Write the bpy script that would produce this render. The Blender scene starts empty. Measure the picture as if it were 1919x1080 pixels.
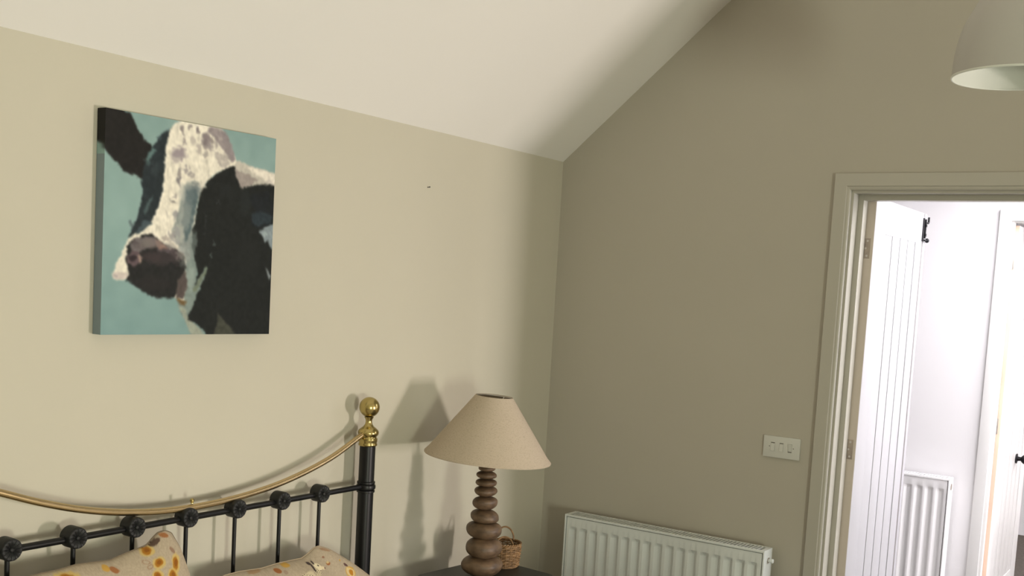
import bpy, bmesh, math, random
import numpy as np
from mathutils import Matrix, Vector

# ------------------------------------------------------------------ scene set-up: camera, world, lights, exposure
scene = bpy.context.scene
C = scene.collection
PI = math.pi
cam_data = bpy.data.cameras.new('camera')
cam_data.sensor_fit = 'HORIZONTAL'
cam_data.sensor_width = 36.0
cam_data.lens = 36.0 * 2069.0 / 1919.0
cam_data.shift_y = 180.0 / 1919.0          # the photograph is the upper part of a 4:3 frame
cam_data.clip_start = 0.05
cam = bpy.data.objects.new('camera', cam_data)
C.objects.link(cam)
cam.matrix_world = Matrix((
    (0.555596, 0.042730, -0.830354, -4.12485),
    (-0.829485, 0.097142, -0.550016, -2.53277),
    (0.057160, 0.994353, 0.089416, 1.59),
    (0, 0, 0, 1)))
scene.camera = cam

world = bpy.data.worlds.new('world')
scene.world = world
world.use_nodes = True
world.node_tree.nodes['Background'].inputs[0].default_value = (0.75, 0.85, 1.0, 1)
world.node_tree.nodes['Background'].inputs[1].default_value = 0.6

def area_light(name, loc, rot, sx, sy, watts, col):
    d = bpy.data.lights.new(name, 'AREA')
    d.shape = 'RECTANGLE'; d.size = sx; d.size_y = sy
    d.energy = watts; d.color = col
    o = bpy.data.objects.new(name, d)
    o.location = loc; o.rotation_euler = rot
    C.objects.link(o)
    return o
# daylight through the two low garden windows of the south wall
WIN_G = (-0.40, 0.66)      # x and z centre of the east window
WIN_P = (-5.15, 0.72)      # and of the west window
area_light('daylight_east_window', (WIN_G[0], -6.56, WIN_G[1]), (PI / 2, 0, 0), 0.32, 0.80, 163, (1.0, 0.898, 0.835))
area_light('daylight_west_window', (WIN_P[0], -6.53, WIN_P[1]), (PI / 2, 0, 0), 0.80, 1.1, 162, (0.915, 0.95, 0.785))
# daylight from the roof light over the hall, and the lit room beyond it
area_light('daylight_hall_rooflight', (0.78, -2.15, 2.33), (0, 0, 0), 0.8, 1.0, 29, (0.975, 0.963, 1.0))
area_light('daylight_hall_window', (0.72, -4.86, 1.35), (PI / 2, 0, 0), 0.9, 1.6, 66, (0.985, 0.963, 1.0))
area_light('daylight_far_room', (3.3, -3.3, 2.2), (0, 0, 0), 1.0, 1.0, 95, (1.0, 0.96, 0.98))

vs = scene.view_settings
vs.view_transform = 'Standard'
vs.look = 'None'
vs.exposure = 0.0
vs.gamma = 1.0
vs.use_curve_mapping = False

# ------------------------------------------------------------------ materials
def lin(c):
    out = []
    for v in c:
        v = v / 255.0
        out.append(v / 12.92 if v <= 0.04045 else ((v + 0.055) / 1.055) ** 2.4)
    return tuple(out)

def mat(name, col, rough=0.6, metal=0.0, var=0.0, scale=8.0, bump=0.0, bscale=200.0, spec=0.5, stretch=None):
    m = bpy.data.materials.new(name)
    m.use_nodes = True
    nt = m.node_tree
    b = nt.nodes['Principled BSDF']
    b.inputs['Base Color'].default_value = (*col, 1)
    b.inputs['Roughness'].default_value = rough
    b.inputs['Metallic'].default_value = metal
    b.inputs['Specular IOR Level'].default_value = spec
    tc = nt.nodes.new('ShaderNodeTexCoord')
    mp = nt.nodes.new('ShaderNodeMapping')
    nt.links.new(tc.outputs['Object'], mp.inputs[0])
    if stretch: mp.inputs['Scale'].default_value = stretch
    if var > 0:
        n = nt.nodes.new('ShaderNodeTexNoise')
        n.inputs['Scale'].default_value = scale
        n.inputs['Detail'].default_value = 5
        nt.links.new(mp.outputs[0], n.inputs['Vector'])
        r = nt.nodes.new('ShaderNodeValToRGB')
        r.color_ramp.elements[0].position = 0.3
        r.color_ramp.elements[1].position = 0.7
        r.color_ramp.elements[0].color = (*[max(0, v * (1 - var)) for v in col], 1)
        r.color_ramp.elements[1].color = (*[min(1, v * (1 + var)) for v in col], 1)
        nt.links.new(n.outputs['Fac'], r.inputs[0])
        nt.links.new(r.outputs[0], b.inputs['Base Color'])
    if bump > 0:
        n2 = nt.nodes.new('ShaderNodeTexNoise')
        n2.inputs['Scale'].default_value = bscale
        n2.inputs['Detail'].default_value = 4
        nt.links.new(mp.outputs[0], n2.inputs['Vector'])
        bp = nt.nodes.new('ShaderNodeBump')
        bp.inputs['Strength'].default_value = bump
        bp.inputs['Distance'].default_value = 0.002
        nt.links.new(n2.outputs['Fac'], bp.inputs['Height'])
        nt.links.new(bp.outputs[0], b.inputs['Normal'])
    return m

def paint_mat(name, rough=0.7, bump=0.15, bscale=400.0):
    m = bpy.data.materials.new(name)
    m.use_nodes = True
    nt = m.node_tree
    b = nt.nodes['Principled BSDF']
    b.inputs['Roughness'].default_value = rough
    b.inputs['Specular IOR Level'].default_value = 0.25
    a = nt.nodes.new('ShaderNodeVertexColor')
    a.layer_name = 'print'
    nt.links.new(a.outputs[0], b.inputs['Base Color'])
    tc = nt.nodes.new('ShaderNodeTexCoord')
    n2 = nt.nodes.new('ShaderNodeTexNoise')
    n2.inputs['Scale'].default_value = bscale
    nt.links.new(tc.outputs['Object'], n2.inputs['Vector'])
    bp = nt.nodes.new('ShaderNodeBump')
    bp.inputs['Strength'].default_value = bump
    bp.inputs['Distance'].default_value = 0.001
    nt.links.new(n2.outputs['Fac'], bp.inputs['Height'])
    nt.links.new(bp.outputs[0], b.inputs['Normal'])
    return m

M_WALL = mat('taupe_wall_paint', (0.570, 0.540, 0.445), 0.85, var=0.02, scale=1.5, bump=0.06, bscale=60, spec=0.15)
M_WALL_EAST = mat('shaded_taupe_wall_paint', (0.465, 0.435, 0.368), 0.85, var=0.02, scale=1.5, bump=0.06, bscale=60, spec=0.15)  # wall taupe darkened, putting the east wall's shade into its colour
M_CEIL = mat('white_ceiling_paint', (0.86, 0.84, 0.80), 0.9, bump=0.05, bscale=50, spec=0.1)
M_HALL = mat('hall_white_paint', (0.88, 0.865, 0.87), 0.85, bump=0.05, bscale=50, spec=0.15)
M_FLOOR = mat('brown_carpet', (0.115, 0.10, 0.085), 0.95, var=0.2, scale=60, bump=0.4, bscale=300, spec=0.05)
M_GLOSS = mat('white_satin_woodwork', (0.78, 0.77, 0.75), 0.35, bump=0.03, bscale=30)
M_FRAME = mat('cream_satin_frame', (0.455, 0.435, 0.375), 0.38, bump=0.03, bscale=30)
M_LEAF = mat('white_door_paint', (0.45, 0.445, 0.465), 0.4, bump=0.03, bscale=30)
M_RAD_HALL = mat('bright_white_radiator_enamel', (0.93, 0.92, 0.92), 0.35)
M_PEACH = mat('peach_wood', (0.88, 0.62, 0.47), 0.5, var=0.15, scale=20, stretch=(1, 1, 0.1))  # peach tone with stretched grain, far door's hinge edge and stretcher bars
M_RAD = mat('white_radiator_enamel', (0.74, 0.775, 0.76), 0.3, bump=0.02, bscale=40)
M_DARK = mat('dark_void_metal', (0.03, 0.03, 0.028), 0.7)
M_CHROME = mat('plated_steel', (0.62, 0.60, 0.57), 0.35, 1.0, var=0.08, scale=40)
M_HINGE = mat('dull_steel_hinge', (0.42, 0.36, 0.31), 0.45, 0.7, var=0.12, scale=60)
M_IRON = mat('black_iron', (0.006, 0.006, 0.008), 0.5, bump=0.1, bscale=80, spec=0.3)
M_BED = mat('black_satin_bed_metal', (0.006, 0.006, 0.0065), 0.36, bump=0.03, bscale=120, spec=0.32)
M_ROSE = mat('black_matt_casting', (0.012, 0.0125, 0.013), 0.5, spec=0.35, bump=0.15, bscale=150)
M_BRASS = mat('polished_brass', (0.47, 0.375, 0.15), 0.24, 1.0, var=0.06, scale=30)
M_BRASS_TUBE = mat('satin_brass_tube', (0.56, 0.43, 0.235), 0.27, 1.0, var=0.04, scale=30)
M_PLASTIC = mat('white_switch_plastic', (0.60, 0.60, 0.555), 0.35)
M_SWGAP = mat('switch_gap', (0.16, 0.15, 0.13), 0.8)
M_EDGE = mat('tan_door_edge', (0.60, 0.53, 0.46), 0.5)  # tan tone for the bedroom door's hinge edge and rebate
M_TABLE = mat('charcoal_painted_wood', (0.020, 0.023, 0.023), 0.45, var=0.15, scale=12, bump=0.1, bscale=60)
M_STONE = mat('brown_pebble_wood', (0.138, 0.088, 0.052), 0.46, var=0.48, scale=24, bump=0.3, bscale=90, stretch=(1, 1, 1.7), spec=0.4)
M_WICK = mat('honey_wicker', (0.27, 0.155, 0.068), 0.6, var=0.4, scale=60, bump=0.2, bscale=120)
M_PENDANT = mat('stone_grey_pendant_enamel', (0.42, 0.405, 0.365), 0.5)
M_PENDANT_IN = mat('pale_pendant_inside', (0.66, 0.68, 0.61), 0.5)
M_MATTRESS = mat('white_bed_linen', (0.72, 0.69, 0.63), 0.9, bump=0.2, bscale=150)
M_PAINTING = paint_mat('canvas_print', 0.75, 0.2, 600)
M_PILLOW = paint_mat('printed_linen', 0.9, 0.35, 500)
M_SEAM = mat('pillow_seam', (0.16, 0.125, 0.085), 0.9)
M_CORD = mat('pale_cord', (0.55, 0.53, 0.48), 0.7)

def linen_mat():
    m = mat('oatmeal_linen_shade', (0.5, 0.42, 0.31), 0.9, spec=0.1)
    nt = m.node_tree
    b = nt.nodes['Principled BSDF']
    tc = nt.nodes.new('ShaderNodeTexCoord')
    ramps = []
    for st in ((420, 420, 120), (110, 110, 620)):
        mp = nt.nodes.new('ShaderNodeMapping')
        mp.inputs['Scale'].default_value = st
        nt.links.new(tc.outputs['Object'], mp.inputs[0])
        n = nt.nodes.new('ShaderNodeTexNoise')
        n.inputs['Scale'].default_value = 1.0
        n.inputs['Detail'].default_value = 6
        nt.links.new(mp.outputs[0], n.inputs['Vector'])
        ramps.append(n)
    mul = nt.nodes.new('ShaderNodeMath'); mul.operation = 'MULTIPLY'
    nt.links.new(ramps[0].outputs['Fac'], mul.inputs[0])
    nt.links.new(ramps[1].outputs['Fac'], mul.inputs[1])
    r = nt.nodes.new('ShaderNodeValToRGB')
    r.color_ramp.elements[0].position = 0.06
    r.color_ramp.elements[1].position = 0.24
    r.color_ramp.elements[0].color = (0.34, 0.28, 0.205, 1)
    r.color_ramp.elements[1].color = (0.50, 0.422, 0.327, 1)
    nt.links.new(mul.outputs[0], r.inputs[0])
    nt.links.new(r.outputs[0], b.inputs['Base Color'])
    bp = nt.nodes.new('ShaderNodeBump')
    bp.inputs['Strength'].default_value = 0.3
    bp.inputs['Distance'].default_value = 0.001
    nt.links.new(mul.outputs[0], bp.inputs['Height'])
    nt.links.new(bp.outputs[0], b.inputs['Normal'])
    return m
M_LINEN = linen_mat()

# ------------------------------------------------------------------ mesh helpers
class MB:
    def __init__(self):
        self.v = []; self.f = []
    def add(self, verts, faces):
        o = len(self.v)
        self.v += [tuple(p) for p in verts]
        self.f += [tuple(i + o for i in fc) for fc in faces]
        return self
    def box(self, a, b):
        x0, y0, z0 = [min(p, q) for p, q in zip(a, b)]
        x1, y1, z1 = [max(p, q) for p, q in zip(a, b)]
        return self.add([(x0, y0, z0), (x1, y0, z0), (x1, y1, z0), (x0, y1, z0), (x0, y0, z1), (x1, y0, z1), (x1, y1, z1), (x0, y1, z1)],
                        [(0, 3, 2, 1), (4, 5, 6, 7), (0, 1, 5, 4), (1, 2, 6, 5), (2, 3, 7, 6), (3, 0, 4, 7)])
    def cbox(self, a, b, c=0.002):
        """box with chamfered edges"""
        bm = bmesh.new()
        t = MB().box(a, b)
        vs_ = [bm.verts.new(p) for p in t.v]
        for fc in t.f: bm.faces.new([vs_[i] for i in fc])
        bmesh.ops.bevel(bm, geom=list(bm.edges), offset=c, segments=2, profile=0.6, affect='EDGES')
        bm.verts.index_update()
        self.add([tuple(v.co) for v in bm.verts], [tuple(v.index for v in fc.verts) for fc in bm.faces])
        bm.free()
        return self
    def prism(self, poly, ax, a, b):
        """2-D polygon extruded along axis ax from a to b; poly in the two other axes in order"""
        def P(p, t):
            q = list(p); q.insert(ax, t); return tuple(q)
        n = len(poly)
        vv = [P(p, a) for p in poly] + [P(p, b) for p in poly]
        ff = [tuple(range(n - 1, -1, -1)), tuple(range(n, 2 * n))]
        ff += [(i, (i + 1) % n, n + (i + 1) % n, n + i) for i in range(n)]
        return self.add(vv, ff)
    def lathe(self, prof, c=(0, 0, 0), seg=32, cap=True, ax='z', flip=False):
        vv, ff = [], []
        n = len(prof)
        for r, h in prof:
            for k in range(seg):
                t = 2 * PI * k / seg
                p = (r * math.cos(t), r * math.sin(t), h)
                if ax == 'y': p = (p[0], p[2], p[1])
                if ax == 'x': p = (p[2], p[0], p[1])
                vv.append((p[0] + c[0], p[1] + c[1], p[2] + c[2]))
        for i in range(n - 1):
            for k in range(seg):
                k2 = (k + 1) % seg
                ff.append((i * seg + k, i * seg + k2, (i + 1) * seg + k2, (i + 1) * seg + k))
        if cap:
            ff.append(tuple(range(seg - 1, -1, -1)))
            ff.append(tuple((n - 1) * seg + k for k in range(seg)))
        return self.add(vv, ff)
    def tube(self, path, r, seg=12, closed=False, cap=True):
        pts = [Vector(p) for p in path]
        n = len(pts)
        rs = r if isinstance(r, (list, tuple)) else [r] * n
        ref = Vector((0.13, 0.21, 0.97))
        prev = None
        vv, ff = [], []
        for i, p in enumerate(pts):
            if closed: t = pts[(i + 1) % n] - pts[i - 1]
            else: t = pts[min(i + 1, n - 1)] - pts[max(i - 1, 0)]
            t.normalize()
            if prev is None:
                u = t.cross(ref)
                if u.length < 1e-3: u = t.cross(Vector((1, 0, 0)))
            else:
                u = prev - t * prev.dot(t)
            u.normalize(); prev = u
            w = t.cross(u)
            for k in range(seg):
                a = 2 * PI * k / seg
                vv.append(tuple(p + (u * math.cos(a) + w * math.sin(a)) * rs[i]))
        m = n if closed else n - 1
        for i in range(m):
            j = (i + 1) % n
            for k in range(seg):
                k2 = (k + 1) % seg
                ff.append((i * seg + k, i * seg + k2, j * seg + k2, j * seg + k))
        if cap and not closed:
            ff.append(tuple(range(seg - 1, -1, -1)))
            ff.append(tuple((n - 1) * seg + k for k in range(seg)))
        return self.add(vv, ff)
    def grid(self, P):
        """P[i][j] -> surface"""
        ni, nj = len(P), len(P[0])
        vv = [P[i][j] for i in range(ni) for j in range(nj)]
        ff = [(i * nj + j, (i + 1) * nj + j, (i + 1) * nj + j + 1, i * nj + j + 1) for i in range(ni - 1) for j in range(nj - 1)]
        return self.add(vv, ff)
    def build(self, name, material, parent=None, origin=None, smooth=True, angle=35, fix=True, merge=False):
        root = parent
        off = Vector((0, 0, 0))
        p = parent
        while p is not None:
            off += Vector(p.location); p = p.parent
        if origin is None: origin = off if parent is not None else Vector((0, 0, 0))
        origin = Vector(origin)
        me = bpy.data.meshes.new(name)
        me.from_pydata([tuple(Vector(v) - origin) for v in self.v], [], self.f)
        if fix:
            bm = bmesh.new(); bm.from_mesh(me)
            if merge: bmesh.ops.remove_doubles(bm, verts=bm.verts, dist=1e-5)
            bmesh.ops.recalc_face_normals(bm, faces=bm.faces)
            bm.to_mesh(me); bm.free()
        me.materials.append(material)
        if smooth:
            me.shade_smooth()
            me.set_sharp_from_angle(angle=math.radians(angle))
        me.update()
        o = bpy.data.objects.new(name, me)
        C.objects.link(o)
        if parent is not None:
            o.parent = parent
            o.location = origin - off
        else:
            o.location = origin
        return o

def tag(o, label=None, cat=None, group=None, kind=None):
    if label: o['label'] = label
    if cat: o['category'] = cat
    if group: o['group'] = group
    if kind: o['kind'] = kind
    return o
def thing(name, label, cat, loc, rz=0.0, kind=None, group=None):
    o = bpy.data.objects.new(name, None)
    o.empty_display_size = 0.1
    o.location = loc; o.rotation_euler = (0, 0, rz)
    C.objects.link(o)
    return tag(o, label, cat, group, kind)
def dup(o, dx=0, dy=0, dz=0, name=None):
    c = o.copy(); C.objects.link(c)
    c.location = (o.location[0] + dx, o.location[1] + dy, o.location[2] + dz)
    return c

# ------------------------------------------------------------------ the room shell
SL = math.tan(math.radians(40.4))       # roof pitch
EAVE = 2.131
EAVE_S = 2.30                           # eaves on the garden side
RY = -2.60                              # ridge
RZ = EAVE - SL * RY
SY = -6.50                              # south wall
WX = -6.60                              # west wall
T = 0.20
tag(MB().box((WX - T, SY - 0.3, -0.12), (4.6, T, 0)).build('floor', M_FLOOR, smooth=False),
    'brown carpeted floor of the bedroom and hall', 'floor', kind='structure')
tag(MB().box((WX - T, 0, 0), (0, T, EAVE)).build('wall_north', M_WALL, smooth=False),
    'pale taupe bedroom wall behind the bed with the cow canvas', 'wall', kind='structure')
# east wall with the doorway, a gable
DY0, DY1, DZ = -1.240, -2.070, 2.028    # rough opening
zr = lambda y: EAVE - SL * y
eb = MB()
eb.prism([(0, 0), (DY0, 0), (DY0, zr(DY0)), (0, EAVE)], 0, 0, 0.115)
eb.prism([(DY0, DZ), (DY1, DZ), (DY1, zr(DY1)), (DY0, zr(DY0))], 0, 0, 0.115)
eb.prism([(DY1, 0), (SY, 0), (SY, EAVE_S), (RY, RZ), (DY1, zr(DY1))], 0, 0, 0.115)
tag(eb.build('wall_east', M_WALL_EAST, smooth=False), 'taupe gable wall toned down for shade, with the doorway and the radiator', 'wall', kind='structure')
tag(MB().prism([(T, 0), (SY - 0.3, 0), (SY - 0.3, EAVE_S), (RY, RZ + 0.1), (T, EAVE)], 0, WX - T, WX).build('wall_west', M_WALL, smooth=False),
    'taupe wall behind the camera', 'wall', kind='structure')
# south wall with two low windows
sb = MB()
xs = [WX]
wins = []
for (cx, cz), hw in ((WIN_P, 0.55), (WIN_G, 0.24)):
    wins.append((cx - hw, cx + hw, cz - 0.60, cz + 0.60))
x = WX
for (a, b, z0, z1) in wins:
    sb.box((x, SY - 0.16, 0), (a, SY, EAVE_S))
    sb.box((a, SY - 0.16, 0), (b, SY, z0))
    sb.box((a, SY - 0.16, z1), (b, SY, EAVE_S))
    x = b
sb.box((x, SY - 0.16, 0), (0, SY, EAVE_S))
tag(sb.build('wall_south', M_WALL, smooth=False), 'taupe garden side wall with two low windows', 'wall', kind='structure')
for i, (a, b, z0, z1) in enumerate(wins):
    w = thing('window_%d' % (i + 1), ('west' if i == 0 else 'east') + ' low window in the garden wall', 'window', ((a + b) / 2, SY, z0), kind='structure')
    fb = MB()
    for q in ((a, a + 0.02), (b - 0.02, b)): fb.box((q[0], SY - 0.14, z0), (q[1], SY - 0.09, z1))
    fb.box((a, SY - 0.14, z0), (b, SY - 0.09, z0 + 0.02)); fb.box((a, SY - 0.14, z1 - 0.02), (b, SY - 0.09, z1))
    fb.build('window_frame', M_GLOSS, w, smooth=False)
    MB().cbox((a - 0.03, SY - 0.05, z0 - 0.025), (b + 0.03, SY + 0.04, z0), 0.004).build('window_sill', M_GLOSS, w)
# unseen pier added to keep the east window's light off the corner
tag(MB().prism([(0, -3.20), (-0.385, -3.20), (-0.385, -3.50), (0, -3.50)], 2, 0, 4.0).build('wall_light_blocker', M_WALL, smooth=False),
    'unseen taupe pier added south of the doorway to block window light', 'wall', kind='structure')
# ceiling, two slopes
tag(MB().prism([(0, EAVE), (RY, RZ), (RY, RZ + 0.15), (0, EAVE + 0.15)], 0, WX - T, 0.0).build('ceiling', M_CEIL, smooth=False),
    'white sloping ceiling rising from the wall behind the bed', 'ceiling', kind='structure')
tag(MB().prism([(SY - 0.16, EAVE_S - 0.07), (RY, RZ), (RY, RZ + 0.15), (SY - 0.16, EAVE_S + 0.12)], 0, WX - T, 0.0).build('ceiling', M_CEIL, smooth=False),
    'white sloping ceiling on the garden side', 'ceiling', kind='structure')
# hall beyond the doorway
HX = 1.53
HD0, HD1, HZ = -1.546, -2.420, 2.035    # far doorway rough opening
hb = MB()
hb.box((HX, 0, 0), (HX + 0.11, HD0, 2.36))
hb.box((HX, HD0, HZ), (HX + 0.11, HD1, 2.36))
hb.box((HX, HD1, 0), (HX + 0.11, -4.9, 2.36))
tag(hb.build('wall_hall_east', M_HALL, smooth=False), 'white far wall of the bright hall', 'wall', kind='structure')
tag(MB().box((0.115, 0.0, 0), (HX + 3.0, 0.1, 2.36)).build('wall_hall_north', M_HALL, smooth=False), 'white end wall of the hall', 'wall', kind='structure')
tag(MB().box((0.115, -5.0, 0), (HX + 3.0, -4.9, 2.36)).build('wall_hall_south', M_HALL, smooth=False), 'white south end wall of the hall', 'wall', kind='structure')
tag(MB().box((0.115, -4.9, 0), (0.125, DY1 - 0.01, 2.36)).box((0.115, DY0 + 0.01, 0), (0.125, 0, 2.36)).box((0.115, DY1 - 0.01, DZ + 0.01), (0.125, DY0 + 0.01, 2.36)).build('wall_hall_west', M_HALL, smooth=False),
    'white hall side of the doorway wall', 'wall', kind='structure')
tag(MB().box((4.5, -4.9, 0), (4.6, 0.0, 2.36)).build('wall_far_room', M_HALL, smooth=False), 'pale wall of the room beyond the hall', 'wall', kind='structure')
tag(MB().box((0.115, -5.0, 2.36), (4.6, 0.1, 2.46)).build('ceiling', M_HALL, smooth=False), 'flat white ceiling of the hall', 'ceiling', kind='structure')
# skirting boards
def skirt(name, pts, label, d):
    b = MB()
    b.prism(pts, 2, 0, 0.11)
    tag(b.build(name, M_GLOSS, smooth=False), label, 'skirting board', kind='structure')
skirt('baseboard_north', [(WX, 0), (0, 0), (0, -0.018), (WX, -0.018)], 'white skirting along the wall behind the bed', 0)
skirt('baseboard_east', [(0, -0.018), (-0.018, -0.018), (-0.018, -1.195), (0, -1.195)], 'white skirting below the radiator', 0)

# door casing: lining, stops and moulded architrave
JL, JR, JH = -1.268, -2.042, 2.000       # clear faces of the lining
cas = thing('trim_1', 'cream painted moulded door casing around the bright doorway', 'door frame', (0, JL, 0), kind='structure')
MB().box((0.0, JL, 0), (0.117, DY0, DZ)).build('lining', M_FRAME, cas, smooth=False)
MB().box((0.0, JR, 0), (0.117, DY1, DZ)).build('lining', M_FRAME, cas, smooth=False)
MB().box((0.0, JL, JH), (0.117, JR, DZ)).build('lining_head', M_FRAME, cas, smooth=False)
MB().cbox((0.060, JL, 0), (0.113, JL - 0.0205, JH), 0.0012).build('door_stop', M_FRAME, cas)
MB().cbox((0.060, JR, 0), (0.113, JR + 0.0205, JH), 0.0012).build('door_stop', M_FRAME, cas)
MB().cbox((0.060, JL - 0.0205, JH - 0.0205), (0.113, JR + 0.0205, JH), 0.0012).build('door_stop_head', M_FRAME, cas)
# architrave profile: (distance out from inner edge, thickness)
prof = [(0.0, 0.0), (0.0, 0.0075)]
for k in range(1, 7):
    a = PI / 2 * k / 6
    prof.append((0.013 - 0.013 * math.cos(a), 0.0075 + 0.0075 * math.sin(a)))
prof += [(0.0145, 0.0165), (0.016, 0.018), (0.060, 0.018), (0.062, 0.016), (0.062, 0.0)]
IA, IB, IZ = -1.259, -2.051, 2.009       # inner edges of the architrave
def arch_leg(y, sgn):
    lo = [(-d, y + sgn * w, 0.0) for w, d in prof]
    hi = [(-d, y + sgn * w, IZ + w) for w, d in prof]
    n = len(prof)
    return MB().add(lo + hi, [tuple(range(n)), tuple(range(2 * n - 1, n - 1, -1))] + [(i, (i + 1) % n, n + (i + 1) % n, n + i) for i in range(n)])
arch_leg(IA, 1).build('architrave', M_FRAME, cas, angle=30)
arch_leg(IB, -1).build('architrave', M_FRAME, cas, angle=30)
n = len(prof)
MB().add([(-d, IA + w, IZ + w) for w, d in prof] + [(-d, IB - w, IZ + w) for w, d in prof],
         [tuple(range(n)), tuple(range(2 * n - 1, n - 1, -1))] + [(i, (i + 1) % n, n + (i + 1) % n, n + i) for i in range(n)]).build('architrave_head', M_FRAME, cas, angle=30)

# the cottage door leaf, open square into the hall
def door_leaf(name, label, x0, L, yf, th, ztop, edge_mat, hinges, far_strip, M_LEAF=M_LEAF):
    """leaf running along +x from x0, visible face at y=yf looking to -y, thickness to +y"""
    d = thing(name, label, 'door', (x0, yf, 0.0), kind='structure')
    z0 = 0.012
    st = 0.142
    xr = x0 + L - (0.060 if far_strip else 0.0)      # right end of the flush part
    xs2 = xr - (0.10 if far_strip else 0.14)
    MB().cbox((x0, yf, z0), (x0 + st, yf + th, ztop), 0.0015).build('stile', M_LEAF, d)
    MB().cbox((xs2, yf, z0), (xr, yf + th, ztop), 0.0015).build('stile', M_LEAF, d)
    MB().cbox((x0 + st, yf + 0.0006, ztop - 0.13), (xs2, yf + th, ztop), 0.0012).build('top_rail', M_LEAF, d)
    MB().cbox((x0 + st, yf + 0.0006, z0), (xs2, yf + th, z0 + 0.20), 0.0012).build('bottom_rail', M_LEAF, d)
    nb = 4 if far_strip else 5
    w = (xs2 - x0 - st) / nb
    proto = None
    for i in range(nb):
        a = x0 + st + i * w
        if proto is None:
            # board edges rebated: an open joint 9 mm wide and 9 mm deep between boards
            v = 0.0048
            proto = MB().cbox((a + v, yf + 0.0025, z0 + 0.195), (a + w - v, yf + 0.014, ztop - 0.1265), 0.0012).build('board', M_LEAF, d)
            first = proto
        else:
            c = dup(proto, dx=i * w); c.parent = d
    MB().box((x0 + st, yf + 0.0135, z0 + 0.19), (xs2, yf + th - 0.002, ztop - 0.12)).build('backing', M_LEAF, d, smooth=False)
    # hinge-side edge
    MB().box((x0 - 0.0015, yf + 0.001, z0), (x0 + 0.0002, yf + th - 0.001, ztop)).build('hinge_edge', edge_mat, d, smooth=False)
    for zc in hinges:
        h = MB().cbox((x0 - 0.003, yf + 0.012, zc - 0.038), (x0 - 0.0012, yf + th + 0.004, zc + 0.038), 0.0006).build('hinge', M_HINGE if edge_mat is M_EDGE else M_CHROME, d)
        sc = MB()
        for k, q in enumerate((-0.028, 0.0, 0.028)):
            sc.lathe([(0.0001, 0), (0.0042, 0.0), (0.0042, -0.0008), (0.0001, -0.0012)], (x0 - 0.003, yf + 0.022 + (0.006 if k % 2 else 0), zc + q), 10, False, 'x')
        sc.build('hinge_screws', M_CHROME, h)
        MB().lathe([(0.0055, -0.039), (0.0055, 0.039)], (x0 - 0.002, yf + th + 0.002, zc), 12).build('hinge_knuckle', M_HINGE if edge_mat is M_EDGE else M_CHROME, h)
    if far_strip:
        MB().box((xr, yf + 0.012, z0), (xr + 0.026, yf + th, ztop)).build('edge_rebate', M_EDGE, d, smooth=False)
        MB().cbox((xr + 0.026, yf + 0.001, z0), (x0 + L, yf + th, ztop), 0.003).build('edge_bead', M_LEAF, d)
    return d
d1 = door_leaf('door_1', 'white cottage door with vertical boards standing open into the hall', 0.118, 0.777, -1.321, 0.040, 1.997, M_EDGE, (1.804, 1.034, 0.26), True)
# black bolt at the free edge, near the top
bt = MB().cbox((0.826, -1.3255, 1.877), (0.846, -1.3213, 1.976), 0.001).build('bolt', M_IRON, d1)
MB().tube([(0.850, -1.327, 1.890), (0.850, -1.327, 1.972)], 0.0045, 10).build('bolt_rod', M_IRON, bt)
MB().tube([(0.846, -1.327, 1.958), (0.884, -1.329, 1.958), (0.890, -1.329, 1.964), (0.890, -1.329, 1.984)], 0.0042, 10).build('bolt_keeper', M_IRON, bt)
MB().lathe([(0.0001, -0.010), (0.006, -0.008), (0.0095, 0), (0.006, 0.008), (0.0001, 0.010)], (0.884, -1.330, 1.8835), 14).tube([(0.846, -1.327, 1.883), (0.880, -1.330, 1.8835)], 0.004, 8).build('bolt_knob', M_IRON, bt)
gd = MB()
for z in (1.905, 1.945): gd.cbox((0.843, -1.333, z - 0.006), (0.856, -1.3215, z + 0.006), 0.001)
gd.build('bolt_guide', M_IRON, bt)

# far door of the hall
JL2 = HD0 - 0.026
fc = thing('trim_2', 'white casing of the far doorway across the hall', 'door frame', (HX, HD0, 0), kind='structure')
MB().box((HX - 0.001, HD0, 0), (HX + 0.045, HD0 - 0.018, HZ)).build('lining', M_GLOSS, fc, smooth=False)
MB().box((HX - 0.001, HD1, 0), (HX + 0.112, HD1 + 0.018, HZ)).build('lining', M_GLOSS, fc, smooth=False)
MB().box((HX - 0.001, HD0 - 0.018, HZ - 0.018), (HX + 0.112, HD1 + 0.018, HZ)).build('lining_head', M_GLOSS, fc, smooth=False)
MB().cbox((HX - 0.016, HD0 + 0.046, 0), (HX, HD0 - 0.006, HZ + 0.04), 0.002).build('architrave', M_GLOSS, fc)
MB().cbox((HX - 0.016, HD1 - 0.046, 0), (HX, HD1 + 0.006, HZ + 0.04), 0.002).build('architrave', M_GLOSS, fc)
MB().cbox((HX - 0.0165, HD0 + 0.046, HZ - 0.012), (HX, HD1 - 0.046, HZ + 0.04), 0.002).build('architrave_head', M_GLOSS, fc)
d2 = door_leaf('door_2', 'second white boarded door at the right edge with a black knob', HX + 0.049, 0.850, -1.582, 0.034, 2.005, M_PEACH, (1.836, 1.046, 0.26), False, M_GLOSS)
kb = MB().lathe([(0.026, 0), (0.026, -0.004), (0.012, -0.007), (0.010, -0.022), (0.017, -0.027), (0.0245, -0.036), (0.0245, -0.045), (0.016, -0.053), (0.0001, -0.055)], (2.125, -1.582, 0.836), 24, False, 'y').build('door_knob', M_IRON, d2)

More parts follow.
